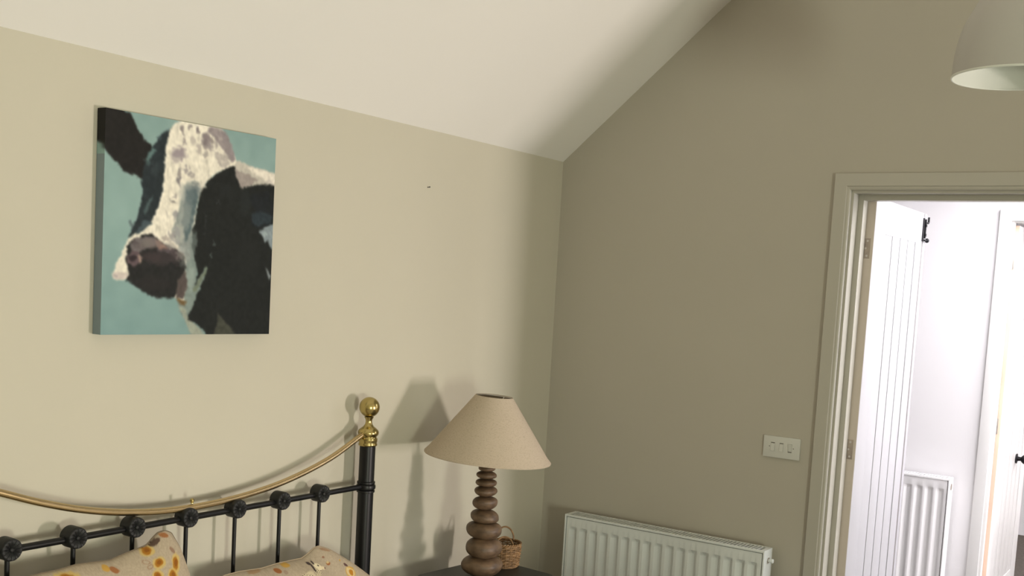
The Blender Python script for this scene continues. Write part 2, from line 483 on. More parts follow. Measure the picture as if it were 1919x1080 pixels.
# ------------------------------------------------------------------ radiators
def radiator(name, label, xw, xb, xf, y0, y1, zb, zt, nfl, vent='plug', M_RAD=M_RAD, press=1.0):
    """steel panel radiator parallel to an x wall; front face at xf (looks to -x), back at xb; y0 > y1"""
    r = thing(name, label, 'radiator', ((xb + xf) / 2, (y0 + y1) / 2, zb))
    xp = xf + 0.004                                  # face of the pressed panel
    # fluted front panel
    ya, yb = y0 - 0.010, y1 + 0.010
    za, zc = zb + 0.006, zt - 0.012
    zf0, zf1 = zb + 0.045, zt - 0.050
    pitch = 0.050
    Wf = nfl * pitch
    ys = [ya]; dep = [0.0]
    m = (ya - yb - Wf) / 2
    for i in range(nfl):
        c = ya - m - i * pitch
        for off, d in ((0.0035, 0.0), (0.0045, 0.0007), (0.0155, 0.0125), (0.0168, 0.0132), (0.0305, 0.0132), (0.0318, 0.0125), (0.0408, 0.0007), (0.0418, 0.0)):
            ys.append(c - off); dep.append(d)
    ys.append(yb); dep.append(0.0)
    rows = [(za, 0), (zf0, 0), (zf0 + 0.002, 0.12), (zf0 + 0.014, 0.93), (zf0 + 0.017, 1), (zf1 - 0.017, 1), (zf1 - 0.014, 0.93), (zf1 - 0.002, 0.12), (zf1, 0), (zc, 0)]
    P = [[(xp + d * k * press, y, z) for y, d in zip(ys, dep)] for z, k in rows]
    pb = MB().grid(P)
    # returned edges
    pb.box((xp + 0.0004, ya, zc - 0.002), (xp + 0.02, yb, zc)); pb.box((xp + 0.0004, ya, za), (xp + 0.02, yb, za + 0.002))
    pb.box((xp + 0.0004, ya - 0.002, za), (xp + 0.02, ya, zc)); pb.box((xp + 0.0004, yb, za), (xp + 0.02, yb + 0.002, zc))
    pb.build('front_panel', M_RAD, r, angle=28, fix=False)
    MB().cbox((xb - 0.012, ya, za), (xb, yb, zc), 0.002).build('back_panel', M_RAD, r)
    # side covers
    for a, b in ((y0, y0 - 0.006), (y1 + 0.006, y1)):
        MB().cbox((xf, a, zb + 0.002), (xb, b, zt - 0.0005), 0.0018).build('side_panel', M_RAD, r)
    # top grille: rails, front lip and many thin bars
    gr = MB()
    gr.cbox((xf, y0 - 0.006, zt - 0.009), (xf + 0.010, y1 + 0.006, zt), 0.0012)
    gr.cbox((xb - 0.009, y0 - 0.006, zt - 0.006), (xb, y1 + 0.006, zt), 0.0012)
    gr.cbox((xf + 0.0105, y0 - 0.006, zt - 0.006), (xb - 0.0095, y0 - 0.020, zt - 0.0004), 0.001)
    gr.cbox((xf + 0.0105, y1 + 0.006, zt - 0.006), (xb - 0.0095, y1 + 0.020, zt - 0.0004), 0.001)
    g = gr.build('top_grille', M_RAD, r)
    bars = MB()
    nb = int(round((y0 - y1 - 0.04) / 0.0145))
    for i in range(1, nb):
        yc = y0 - 0.020 - (y0 - y1 - 0.04) * i / nb
        bars.box((xf + 0.009, yc - 0.0030, zt - 0.009), (xb - 0.008, yc + 0.0030, zt - 0.0006))
    bo = bars.build('grille_bars', M_RAD, g, smooth=False)
    bo['kind'] = 'stuff'
    # convector core seen dark through the slots
    core = MB()
    core.box((xp + 0.03, ya - 0.003, zt - 0.045), (xb - 0.015, yb + 0.003, zt - 0.040))
    core.build('convector_core', M_DARK, r, smooth=False)
    # wall brackets
    for yq in (y0 - 0.15, y1 + 0.15):
        MB().box((xb, yq - 0.015, zb + 0.05), (xw, yq + 0.015, zt - 0.06)).build('bracket', M_RAD, r, smooth=False)
    # air vent on the right-hand end
    xv = xf + (xb - xf) * 0.50
    zv = zt - 0.043
    v = MB().lathe([(0.0165, 0.0), (0.0165, -0.0012), (0.0125, -0.0016)], (xv, y1, zv), 28, True, 'y').build('vent_collar', M_RAD if vent == 'plug' else M_HINGE, r)
    if vent == 'plug':
        MB().lathe([(0.0122, -0.0008), (0.0122, -0.003)], (xv, y1, zv), 6, True, 'y').build('vent_nut', M_HINGE, v)
        MB().lathe([(0.007, -0.002), (0.007, -0.010), (0.0085, -0.011), (0.0085, -0.020), (0.0065, -0.022)], (xv, y1, zv), 20, True, 'y').build('vent_cap', M_RAD, v)
    # tails and valves at the bottom
    for yq in (y0 + 0.02, y1 - 0.02):
        tv = MB()
        s = 1 if yq > y0 else -1
        tv.tube([(xv, yq - s * 0.03, zb + 0.035), (xv, yq, zb + 0.035)], 0.010, 12)
        tv.tube([(xv, yq, zb + 0.06), (xv, yq, 0.0)], 0.0075, 12)
        tv.lathe([(0.012, 0.0), (0.014, 0.005), (0.014, 0.04), (0.011, 0.045)], (xv, yq, zb + 0.03), 16)
        tv.build('valve', M_CHROME, r)
    return r
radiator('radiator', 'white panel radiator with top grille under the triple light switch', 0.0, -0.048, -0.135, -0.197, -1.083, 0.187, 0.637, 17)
radiator('radiator', 'white radiator in the bright hall partly behind the open door', HX, HX - 0.030, HX - 0.115, -0.58, -1.408, 0.185, 0.783, 16, vent='hole', M_RAD=M_RAD_HALL, press=0.6)

# ------------------------------------------------------------------ triple light switch
sw = thing('light_switch', 'white triple rocker light switch plate on the taupe wall', 'light switch', (0, -1.0715, 0.9985))
ya, yb, z0, z1 = -0.9985, -1.1445, 0.981, 1.064
pl = MB()
pl.cbox((-0.0095, ya, z0), (0, yb, z1), 0.0022)
plate = pl.build('plate', M_PLASTIC, sw)
yc = (ya + yb) / 2; zc = (z0 + z1) / 2 + 0.001
for k, (dy, s) in enumerate(((0.0345, 1), (0.0, 1), (-0.0345, -1))):
    y = yc + dy
    MB().box((-0.0099, y + 0.0078, zc - 0.0166), (-0.0094, y - 0.0074, zc + 0.0166)).build('rocker_well', M_SWGAP, plate, smooth=False)
    # tilted rocker: one end pressed in, one end proud
    a, b = (0.0098, 0.0138) if s > 0 else (0.0138, 0.0098)
    top, bot = zc + 0.0160, zc - 0.0160
    tt = top - (0.0025 if s > 0 else 0); bb = bot + (0.0025 if s < 0 else 0)
    rk = MB()
    vv = [(-0.009, y + 0.0072, bb), (-0.009, y - 0.0072, bb), (-0.009, y - 0.0072, tt), (-0.009, y + 0.0072, tt),
          (-b, y + 0.0072, bb), (-b, y - 0.0072, bb), (-a, y - 0.0072, tt), (-a, y + 0.0072, tt)]
    rk.add(vv, [(0, 1, 2, 3), (7, 6, 5, 4), (0, 4, 5, 1), (1, 5, 6, 2), (2, 6, 7, 3), (3, 7, 4, 0)])
    rk.build('rocker', M_PLASTIC, sw, smooth=False)
for dy in (0.0605 - 0.0125, -0.0605 + 0.0125):
    MB().lathe([(0.0021, 0.0), (0.0021, -0.0004), (0.0001, -0.0004)], (-0.0094, yc + dy, zc), 12, False, 'x').build('screw', M_SWGAP, sw)

# ------------------------------------------------------------------ nail left in the wall
tag(MB().tube([(-0.931, 0.003, 1.9247), (-0.931, -0.010, 1.9262)], 0.0014, 8).lathe([(0.0028, 0), (0.0028, -0.0012)], (-0.931, -0.010, 1.9262), 10, True, 'y').build('nail', M_DARK, origin=(-0.931, 0, 1.925)),
    'small dark nail left in the bare wall', 'nail')

# ------------------------------------------------------------------ cow canvas
COW=[
((30, 29, 28),[(-79, -1), (29, -17), (79, -11), (123, 7), (162, 57), (199, 111), (249, 134), (238, 209), (204, 290), (175, 282), (137, 273), (99, 262), (60, 229), (10, 190), (-21, 157), (-76, 131)]),
((182, 178, 168),[(725, 137), (802, 152), (879, 161), (1056, 178), (1060, 274), (946, 249), (883, 249), (821, 263), (783, 282), (744, 245), (713, 202)]),
((214, 208, 196),[(817, 165), (879, 168), (1056, 184), (1059, 256), (977, 234), (912, 207), (849, 193)]),
((146, 138, 134),[(727, 183), (819, 197), (889, 221), (821, 261), (783, 279), (744, 239)]),
((38, 46, 50),[(359, 33), (326, 51), (287, 84), (249, 137), (218, 195), (203, 245), (195, 300), (197, 353), (186, 430), (162, 496), (132, 557), (183, 543), (221, 519), (266, 472), (297, 404), (314, 332), (321, 254), (327, 177), (330, 111), (359, 47)]),
((222, 217, 203),[(342, 49), (368, 13), (419, -5), (488, -12), (574, -10), (647, 3), (677, 33), (712, 87), (741, 141), (730, 175), (668, 197), (610, 226), (568, 263), (538, 305), (515, 364), (501, 449), (486, 518), (491, 596), (514, 674), (510, 742), (480, 822), (446, 851), (405, 835), (307, 749), (138, 744), (94, 753), (62, 747), (53, 726), (73, 674), (114, 597), (139, 556), (214, 516), (259, 469), (290, 405), (310, 332), (316, 255), (319, 178), (324, 112)]),
((140, 132, 134),[(574, 1), (647, 3), (680, 35), (715, 86), (741, 143), (708, 156), (665, 104), (604, 48), (560, 26)]),
((150, 142, 140),[(525, 42), (561, 31), (605, 71), (584, 82), (549, 118), (531, 97)]),
((176, 170, 164),[(607, 111), (666, 127), (704, 157), (668, 189), (630, 165)]),
((134, 142, 140),[(429, 293), (484, 271), (526, 284), (534, 311), (512, 369), (498, 449), (485, 518), (491, 596), (518, 680), (510, 742), (465, 789), (453, 632), (396, 568), (367, 514), (405, 412), (416, 344)]),
((84, 100, 104),[(443, 320), (499, 303), (517, 335), (494, 427), (477, 507), (451, 565), (428, 477), (429, 388)]),
((122, 136, 132),[(455, 677), (495, 619), (525, 674), (520, 742), (582, 669), (573, 729), (532, 804), (480, 926), (549, 969), (586, 1006), (500, 1006), (463, 945), (422, 874), (412, 841), (446, 834), (465, 778)]),
((146, 152, 140),[(422, 863), (461, 879), (484, 930), (549, 969), (582, 1006), (505, 1006), (463, 941)]),
((34, 35, 35),[(127, 600), (152, 570), (209, 542), (261, 535), (329, 574), (397, 593), (446, 623), (458, 688), (440, 745), (410, 802), (393, 827), (336, 828), (269, 823), (203, 798), (157, 761), (123, 751), (139, 723), (123, 670)]),
((104, 98, 100),[(139, 589), (164, 562), (222, 548), (274, 545), (302, 574), (263, 598), (213, 606), (185, 624), (153, 617)]),
((84, 76, 80),[(302, 574), (383, 593), (433, 633), (398, 640), (343, 615), (290, 609)]),
((136, 112, 104),[(277, 555), (322, 575), (349, 598), (316, 604), (282, 586)]),
((92, 78, 82),[(124, 638), (153, 617), (185, 624), (214, 649), (193, 669), (168, 689), (136, 675)]),
((44, 38, 42),[(135, 646), (162, 636), (186, 643), (171, 659), (145, 660)]),
((160, 140, 130),[(186, 634), (207, 644), (210, 664), (194, 669)]),
((80, 72, 70),[(409, 746), (456, 699), (466, 766), (449, 834), (404, 830)]),
((104, 84, 56),[(404, 826), (446, 840), (471, 838), (452, 859), (426, 857)]),
((196, 186, 180),[(55, 726), (80, 716), (137, 723), (112, 753), (62, 750)]),
((27, 30, 29),[(734, 165), (668, 197), (610, 226), (568, 260), (541, 301), (517, 360), (503, 438), (486, 518), (492, 585), (519, 676), (526, 710), (511, 771), (530, 742), (576, 666), (582, 677), (559, 743), (530, 812), (484, 902), (477, 932), (520, 943), (563, 972), (593, 1006), (1088, 1008), (1058, 238), (945, 239), (882, 241), (821, 259), (788, 276), (751, 235), (735, 200)]),
((104, 114, 98),[(576, 669), (583, 685), (549, 747), (512, 799), (500, 786), (538, 736)]),
((128, 140, 146),[(904, 481), (945, 454), (1065, 413), (1071, 577), (989, 557), (969, 516), (950, 536), (932, 510)]),
((126, 134, 138),[(955, 653), (971, 669), (995, 696), (993, 726), (972, 697)]),
((62, 64, 56),[(659, 886), (694, 928), (763, 983), (779, 1007), (630, 1006), (653, 952)]),
((26, 30, 33),[(823, 308), (962, 265), (993, 328), (985, 431), (899, 467), (851, 447), (880, 385)]),
((40, 50, 56),[(844, 394), (919, 376), (993, 389), (984, 423), (898, 458), (866, 434)]),
((88, 112, 112),[(249, 143), (273, 153), (250, 180), (225, 205), (214, 195)]),
((74, 90, 92),[(237, 382), (256, 359), (246, 403), (217, 454), (208, 439)]),
((66, 78, 84),[(213, 476), (246, 474), (259, 489), (211, 519), (183, 538), (164, 539), (195, 504)]),
]
BLOBS=[
(526,284,35,20,(196, 192, 182),0.6),
(484,277,27,16,(206, 202, 190),0.6),
(423,333,24,45,(176, 178, 172),0.6),
(439,622,27,56,(134, 140, 138),0.5),
(561,467,5,67,(60, 70, 70),0.4),
(809,344,40,67,(36, 42, 42),0.5),
(701,296,54,34,(34, 38, 38),0.5),
(834,613,81,101,(33, 36, 35),0.5),
(641,55,11,34,(176, 168, 164),0.6),
(548,78,8,22,(108, 100, 104),0.7),
(585,125,11,18,(206, 200, 188),0.6),
(636,113,11,20,(214, 208, 196),0.6),
(667,161,14,13,(206, 200, 190),0.6),
(447,431,35,78,(150, 156, 152),0.55),
(402,523,40,45,(190, 188, 178),0.45),
(493,562,22,67,(118, 130, 128),0.6),
(465,340,30,56,(100, 112, 116),0.6),
(498,292,24,29,(84, 96, 102),0.5),
(304,639,94,38,(66, 58, 60),0.6),
(398,635,40,34,(66, 58, 60),0.6),
(262,576,54,20,(118, 108, 106),0.6),
(197,596,32,22,(96, 88, 88),0.6),
(369,581,40,18,(150, 146, 142),0.6),
(418,623,24,20,(120, 116, 114),0.6),
(281,761,94,34,(42, 40, 40),0.6),
(485,732,22,56,(150, 164, 160),0.5),
(662,24,27,16,(120, 112, 116),0.5),
(625,6,35,11,(150, 142, 142),0.6),
(612,70,14,29,(124, 116, 120),0.6),
(577,86,14,22,(150, 142, 144),0.5),
(682,84,11,29,(130, 124, 124),0.5),
(397,149,46,29,(128, 118, 128),0.8),
(377,177,30,18,(150, 142, 146),0.6),
(422,94,12,18,(130, 122, 124),0.8),
(414,40,11,20,(120, 112, 114),0.8),
(454,18,14,13,(132, 124, 124),0.8),
(500,32,12,16,(110, 102, 106),0.9),
(547,61,24,29,(120, 112, 116),0.7),
(513,111,19,25,(150, 142, 142),0.6),
(577,97,27,18,(132, 124, 128),0.6),
(550,138,14,16,(140, 134, 132),0.7),
(477,76,14,20,(164, 156, 152),0.6),
(440,220,16,18,(130, 124, 128),0.7),
(406,240,14,22,(120, 114, 116),0.7),
(468,233,19,16,(132, 126, 128),0.7),
(403,279,12,27,(104, 100, 106),0.8),
(370,376,19,6,(110, 106, 106),0.9),
(378,353,11,9,(140, 134, 134),0.7),
(385,436,12,31,(126, 126, 132),0.7),
(401,512,19,27,(140, 142, 146),0.7),
(337,428,9,16,(160, 154, 150),0.5),
(368,531,27,16,(120, 118, 124),0.6),
(341,549,24,11,(140, 130, 128),0.6),
(389,557,30,11,(150, 150, 154),0.7),
(431,594,27,13,(160, 164, 164),0.7),
(225,210,16,18,(86, 108, 108),0.5),
(287,95,24,11,(58, 72, 78),0.6),
(265,238,19,34,(60, 70, 74),0.5),
(171,581,24,13,(74, 68, 70),0.6),
(229,578,30,16,(112, 108, 104),0.6),
(264,641,54,22,(64, 54, 56),0.5),
(604,31,22,9,(150, 142, 142),0.6),
(649,71,19,22,(138, 130, 132),0.6),
(680,125,14,20,(160, 154, 150),0.7),
(637,353,7,9,(70, 78, 80),0.8),
(622,555,7,11,(80, 92, 92),0.8),
(602,613,5,16,(80, 92, 90),0.8),
(911,181,40,11,(228, 222, 210),0.6),
(961,224,27,9,(170, 164, 160),0.6),
(947,488,16,11,(156, 170, 174),0.7),
(143,497,14,27,(60, 66, 72),0.5),
(74,730,14,9,(150, 140, 146),0.6),
]

def pip(px, py, poly):
    inside = np.zeros(px.shape, bool)
    n = len(poly)
    for i in range(n):
        x1, y1 = poly[i]; x2, y2 = poly[(i + 1) % n]
        if y1 == y2: continue
        c = ((y1 > py) != (y2 > py)) & (px < (x2 - x1) * (py - y1) / (y2 - y1) + x1)
        inside ^= c
    return inside
def vnoise(u, v, sc, seed):
    rs = np.random.RandomState(seed)
    g = rs.rand(64, 64)
    x = u * sc; y = v * sc
    xi = np.floor(x).astype(int); yi = np.floor(y).astype(int)
    fx = x - xi; fy = y - yi
    fx = fx * fx * (3 - 2 * fx); fy = fy * fy * (3 - 2 * fy)
    G = lambda i, j: g[i % 64, j % 64]
    return (G(xi, yi) * (1 - fx) + G(xi + 1, yi) * fx) * (1 - fy) + (G(xi, yi + 1) * (1 - fx) + G(xi + 1, yi + 1) * fx) * fy
def srgb2lin(a):
    a = np.clip(a / 255.0, 0, 1)
    return np.where(a <= 0.04045, a / 12.92, ((a + 0.055) / 1.055) ** 2.4)
def paint_cow(u, v):
    base = np.empty(u.shape + (3,))
    t = np.clip(v / 1000.0, 0, 1)
    for k, (a, b, c) in enumerate(((126, 136, 119), (152, 163, 148), (150, 160, 148))):
        base[..., k] = np.where(t < 0.45, a + (b - a) * t / 0.45, b + (c - b) * (t - 0.45) / 0.55)
    base += ((vnoise(u, v, 0.02, 3) - 0.5) * 7)[..., None]
    fuzzy = {'white': 1, 'foreshade': 1}
    for idx, (col, poly) in enumerate(COW):
        wob = 9.0
        uu = u + (vnoise(u, v, 0.09, idx * 2 + 11) - 0.5) * wob + (vnoise(u, v, 0.03, idx * 2 + 51) - 0.5) * wob
        vv = v + (vnoise(u, v, 0.09, idx * 2 + 12) - 0.5) * wob + (vnoise(u, v, 0.03, idx * 2 + 52) - 0.5) * wob
        cov = np.zeros(u.shape)
        for du, dv in ((0, 0), (4, 2), (-4, -2), (2, -4), (-2, 4)):
            cov += pip(uu + du, vv + dv, poly)
        cov /= 5.0
        tex = (vnoise(u * 1.0, v, 0.06, idx + 200) - 0.5) * (0.10 if sum(col) > 200 else 0.22) + (vnoise(u, v * 0.6, 0.15, idx + 300) - 0.5) * 0.10
        cc = np.array(col, float)[None, None, :] * (1 + tex[..., None])
        base = base * (1 - cov[..., None]) + cc * cov[..., None]
    for i, (bu, bv, ru, rv, col, al) in enumerate(BLOBS):
        uu = u + (vnoise(u, v, 0.08, i + 400) - 0.5) * 24
        vv = v + (vnoise(u, v, 0.08, i + 450) - 0.5) * 24
        d = ((uu - bu) / ru) ** 2 + ((vv - bv) / rv) ** 2
        w = np.clip(1.35 - d, 0, 1) * al
        base = base * (1 - w[..., None]) + np.array(col, float) * w[..., None]
    # dry-brush flecks over the pale face
    lum = base.mean(-1)
    fl = np.clip((vnoise(u * 1.6, v * 0.5, 0.06, 900) - 0.72) * 5, 0, 1) * np.clip((lum - 175) / 20, 0, 1) * (v < 560)
    base = base * (1 - 0.12 * fl[..., None])
    # soften as brushed paint: a small blur, mixed with the sharp layer
    bl = base.copy()
    for _ in range(3):
        bl[1:-1] = (bl[:-2] + bl[1:-1] * 2 + bl[2:]) / 4
        bl[:, 1:-1] = (bl[:, :-2] + bl[:, 1:-1] * 2 + bl[:, 2:]) / 4
    base = bl
    return base
PX0, PX1, PZ0, PZ1, PD = -2.317, -1.719, 1.398, 1.987, 0.035
def cow_canvas():
    n = 330
    root = thing('cow_painting', 'square canvas painting of a black and white cow on teal above the bed', 'painting', ((PX0 + PX1) / 2, 0, PZ0))
    us = np.linspace(0, 1, n); vs_ = np.linspace(0, 1, n)
    # front grid with wrapped sides: parameter s runs across, including the side returns
    side = 6
    su = np.concatenate([-np.linspace(PD / (PX1 - PX0), 1e-4, side), us, 1 + np.linspace(1e-4, PD / (PX1 - PX0), side)])
    sv = np.concatenate([-np.linspace(PD / (PZ1 - PZ0), 1e-4, side), vs_, 1 + np.linspace(1e-4, PD / (PZ1 - PZ0), side)])
    U, V = np.meshgrid(su, sv, indexing='ij')
    col = paint_cow(U * 1000, V * 1000)
    # printed border wrap is a flat blue grey below the ear
    leftb = (U < 0) & (V > 0.20)
    col[leftb] = col[leftb] * 0.15 + np.array([118, 128, 134]) * 0.85
    xx = PX0 + np.clip(U, 0, 1) * (PX1 - PX0)
    zz = PZ1 - np.clip(V, 0, 1) * (PZ1 - PZ0)
    du = np.where(U < 0, -U, np.where(U > 1, U - 1, 0)) * (PX1 - PX0)
    dv = np.where(V < 0, -V, np.where(V > 1, V - 1, 0)) * (PZ1 - PZ0)
    yy = -PD + np.minimum(np.maximum(du, dv), PD - 0.002)
    # tilt of half a degree as hung
    zz = zz + (xx - PX0) / (PX1 - PX0) * (0.004 - 0.005 * np.clip(V, 0, 1)) - 0.003 * (1 - np.clip(V, 0, 1))
    N, K = U.shape
    verts = np.stack([xx, yy, zz], -1).reshape(-1, 3) - np.array([(PX0 + PX1) / 2, 0, PZ0])
    ii, jj = np.meshgrid(np.arange(N - 1), np.arange(K - 1), indexing='ij')
    a = (ii * K + jj).ravel(); b = ((ii + 1) * K + jj).ravel(); c = ((ii + 1) * K + jj + 1).ravel(); d = (ii * K + jj + 1).ravel()
    faces = np.stack([a, d, c, b], -1)
    me = bpy.data.meshes.new('canvas')
    me.from_pydata(verts.tolist(), [], faces.tolist())
    at = me.color_attributes.new('print', 'FLOAT_COLOR', 'POINT')
    rgba = np.ones((N * K, 4), np.float32)
    rgba[:, :3] = srgb2lin(col.reshape(-1, 3) * PAINT_GAIN)
    at.data.foreach_set('color', rgba.ravel())
    me.materials.append(M_PAINTING)
    me.update()
    o = bpy.data.objects.new('canvas', me)
    C.objects.link(o); o.parent = root
    MB().box((PX0 + 0.012, -PD + 0.006, PZ0 + 0.012), (PX0 + 0.045, -0.001, PZ1 - 0.014)).box((PX1 - 0.045, -PD + 0.006, PZ0 + 0.012), (PX1 - 0.012, -0.001, PZ1 - 0.014)).box((PX0 + 0.02, -PD + 0.006, PZ1 - 0.05), (PX1 - 0.02, -0.001, PZ1 - 0.014)).box((PX0 + 0.02, -PD + 0.006, PZ0 + 0.012), (PX1 - 0.02, -0.001, PZ0 + 0.045)).build('stretcher_frame', M_PEACH, root, smooth=False)
PAINT_GAIN = 1.06
cow_canvas()

# ------------------------------------------------------------------ brass and black metal bed
BY = -0.071
bed = thing('bed', 'black metal bedstead with curved brass top rail and round brass finial', 'bed', (-2.030, BY, 0))
def finial_post(xc):
    post = MB().lathe([(0.027, 0.0), (0.027, 1.027)], (xc, BY, 0), 32).build('post', M_BED, bed)
    MB().lathe([(0.027, 0.858), (0.031, 0.860), (0.031, 0.866), (0.0285, 0.868), (0.0325, 0.872), (0.0335, 0.878), (0.0325, 0.884), (0.0285, 0.888), (0.031, 0.890), (0.031, 0.896), (0.027, 0.898)], (xc, BY, -0.004), 32, False).build('collar', M_BED, post)
    pr = [(0.0285, 1.018), (0.0318, 1.020), (0.0325, 1.024), (0.0305, 1.028), (0.0308, 1.031), (0.0322, 1.034), (0.0322, 1.044), (0.029, 1.0465), (0.0285, 1.050), (0.031, 1.053), (0.0352, 1.059), (0.0358, 1.065), (0.0335, 1.072), (0.025, 1.080), (0.018, 1.085), (0.0125, 1.093), (0.0108, 1.102), (0.012, 1.110), (0.0155, 1.115), (0.0165, 1.118)]
    f = MB().lathe(pr, (xc, BY, -0.003), 36, True).build('finial_cap', M_BRASS, post, angle=50)
    s = []
    for k in range(0, 21):
        a = -PI / 2 + PI * k / 20
        s.append((max(0.0002, 0.0348 * math.cos(a)), 1.150 + 0.0348 * math.sin(a)))
    MB().lathe(s, (xc, BY, -0.002), 36, False).build('finial_ball', M_BRASS, post, angle=80)
    return post
XP = -1.277
XL = -2.783
finial_post(XP); finial_post(XL)
# rail through the rosettes
MB().tube([(XL, BY, 0.8755), (XP, BY, 0.8755)], 0.0092, 16).build('rail', M_BED, bed)
for zz in (0.40,):
    MB().tube([(XL, BY, zz), (XP, BY, zz)], 0.0092, 16).build('lower_rail', M_BED, bed)
# curved brass tube
pts = [(-2.783, 1.083), (-2.71, 1.057), (-2.6121, 1.021), (-2.5024, 0.9815), (-2.3849, 0.9475), (-2.2588, 0.9225), (-2.1224, 0.9075), (-1.9761, 0.9047), (-1.8186, 0.9142), (-1.6483, 0.9395), (-1.4651, 0.9885), (-1.318, 1.0512), (-1.285, 1.0655)]
def smooth_path(p, m=6):
    out = []
    for i in range(len(p) - 1):
        p0 = p[max(0, i - 1)]; p1 = p[i]; p2 = p[i + 1]; p3 = p[min(len(p) - 1, i + 2)]
        for k in range(m):
            t = k / m
            out.append(tuple(0.5 * (2 * b + (c - a) * t + (2 * a - 5 * b + 4 * c - d) * t * t + (3 * b - a - 3 * c + d) * t ** 3) for a, b, c, d in zip(p0, p1, p2, p3)))
    out.append(p[-1])
    return out
pp = smooth_path(pts)
MB().tube([(x, BY, z) for x, z in pp], 0.0095, 20).build('top_tube', M_BRASS_TUBE, bed, angle=60)
MB().lathe([(0.0001, 0.918), (0.0045, 0.919), (0.0045, 0.9215), (0.0038, 0.923), (0.0062, 0.926), (0.0062, 0.930), (0.004, 0.933), (0.0001, 0.934)], (-2.0267, BY, -0.003), 16, False).build('top_screw', M_BRASS, bed)
# rosettes with petalled faces, and spindles
def rosette():
    R_, hw = 0.0285, 0.0200
    b = MB()
    seg = 48
    prof_ = [(0.0285, 0.0), (0.0285, 0.034), (0.0275, 0.038), (0.0255, 0.040), (0.022, 0.0405), (0.016, 0.0395), (0.010, 0.037), (0.006, 0.036), (0.0055, 0.039), (0.003, 0.0405), (0.0002, 0.041)]
    vv, ff = [], []
    for i, (r, h) in enumerate(prof_):
        for k in range(seg):
            a = 2 * PI * k / seg
            w = (0.5 - 0.5 * math.cos(a * 12)) if 4 <= i <= 7 else 0.0
            rr = r * (1 - 0.02 * (1 if 1 <= i <= 3 else 0) * (0.5 + 0.5 * math.cos(a * 12)))
            hh = h + (w - 0.6) * 0.0035 * (1 if i in (4, 5, 6) else 0.5 if i == 7 else 0)
            vv.append((rr * math.cos(a), -hh, rr * math.sin(a)))
    m = len(prof_)
    for i in range(m - 1):
        for k in range(seg):
            k2 = (k + 1) % seg
            ff.append((i * seg + k, i * seg + k2, (i + 1) * seg + k2, (i + 1) * seg + k))
    ff.append(tuple(range(seg)))
    b.add(vv, ff)
    return b
xs_ = [-2.591, -2.409, -2.228, -2.046, -1.864, -1.681, -1.504]
rb = rosette()
rb.v = [(x + xs_[0], y + BY + 0.017, z + 0.8795) for x, y, z in rb.v]
ro = rb.build('rosette', M_ROSE, bed, angle=50)
so = MB().tube([(xs_[0], BY, 0.40), (xs_[0], BY, 0.868)], 0.0062, 12).build('spindle', M_BED, bed)
for x in xs_[1:]:
    for o in (ro, so):
        c = dup(o, dx=x - xs_[0]); c.parent = bed
# side rails and a low foot end (outside the picture)
for x in (XP, XL):
    MB().box((x - 0.012, BY - 0.02, 0.27), (x + 0.012, BY - 2.0, 0.34)).build('side_rail', M_BED, bed, smooth=False)
    MB().lathe([(0.027, 0.0), (0.027, 0.62), (0.02, 0.64), (0.001, 0.645)], (x, BY - 2.02, 0), 24).build('foot_post', M_BED, bed)
MB().tube([(XL, BY - 2.02, 0.30), (XP, BY - 2.02, 0.30)], 0.012, 12).build('foot_rail', M_BED, bed)
mt = MB().cbox((XL + 0.035, BY - 0.05, 0.345), (XP - 0.035, BY - 1.97, 0.50), 0.03).box((XL + 0.02, BY - 0.06, 0.30), (XP - 0.02, BY - 1.96, 0.345)).build('mattress', M_MATTRESS, origin=(-2.03, BY - 1.0, 0.30))
tag(mt, 'white mattress lying on the black bedstead', 'mattress')

# ------------------------------------------------------------------ cushions with printed linen
def polyval(p, s):
    xs = [q[0] for q in p]; ys = [q[1] for q in p]
    return np.interp(s, xs, ys)
def blotch(col, X, Z, x, z, rx, rz, c, al=1.0, ang=0.0, seed=0, ring=None):
    ca, sa = math.cos(ang), math.sin(ang)
    dx = X - x; dz = Z - z
    wob = (vnoise(X * 1000, Z * 1000, 0.12, seed + 7) - 0.5) * 0.9
    d = ((dx * ca + dz * sa) / rx) ** 2 + ((-dx * sa + dz * ca) / rz) ** 2 + wob * 0.6
    w = np.clip((1.15 - d) * 2.2, 0, 1) * al
    if ring: w = w * np.clip((d - ring) * 4, 0, 1)
    return col * (1 - w[..., None]) + np.array(c, float) * w[..., None]
CREAM, OCHRE, GOLD, RUST, LEAF, DK = (201, 172, 96), (158, 104, 30), (196, 150, 58), (150, 96, 56), (84, 66, 56), (70, 60, 56)
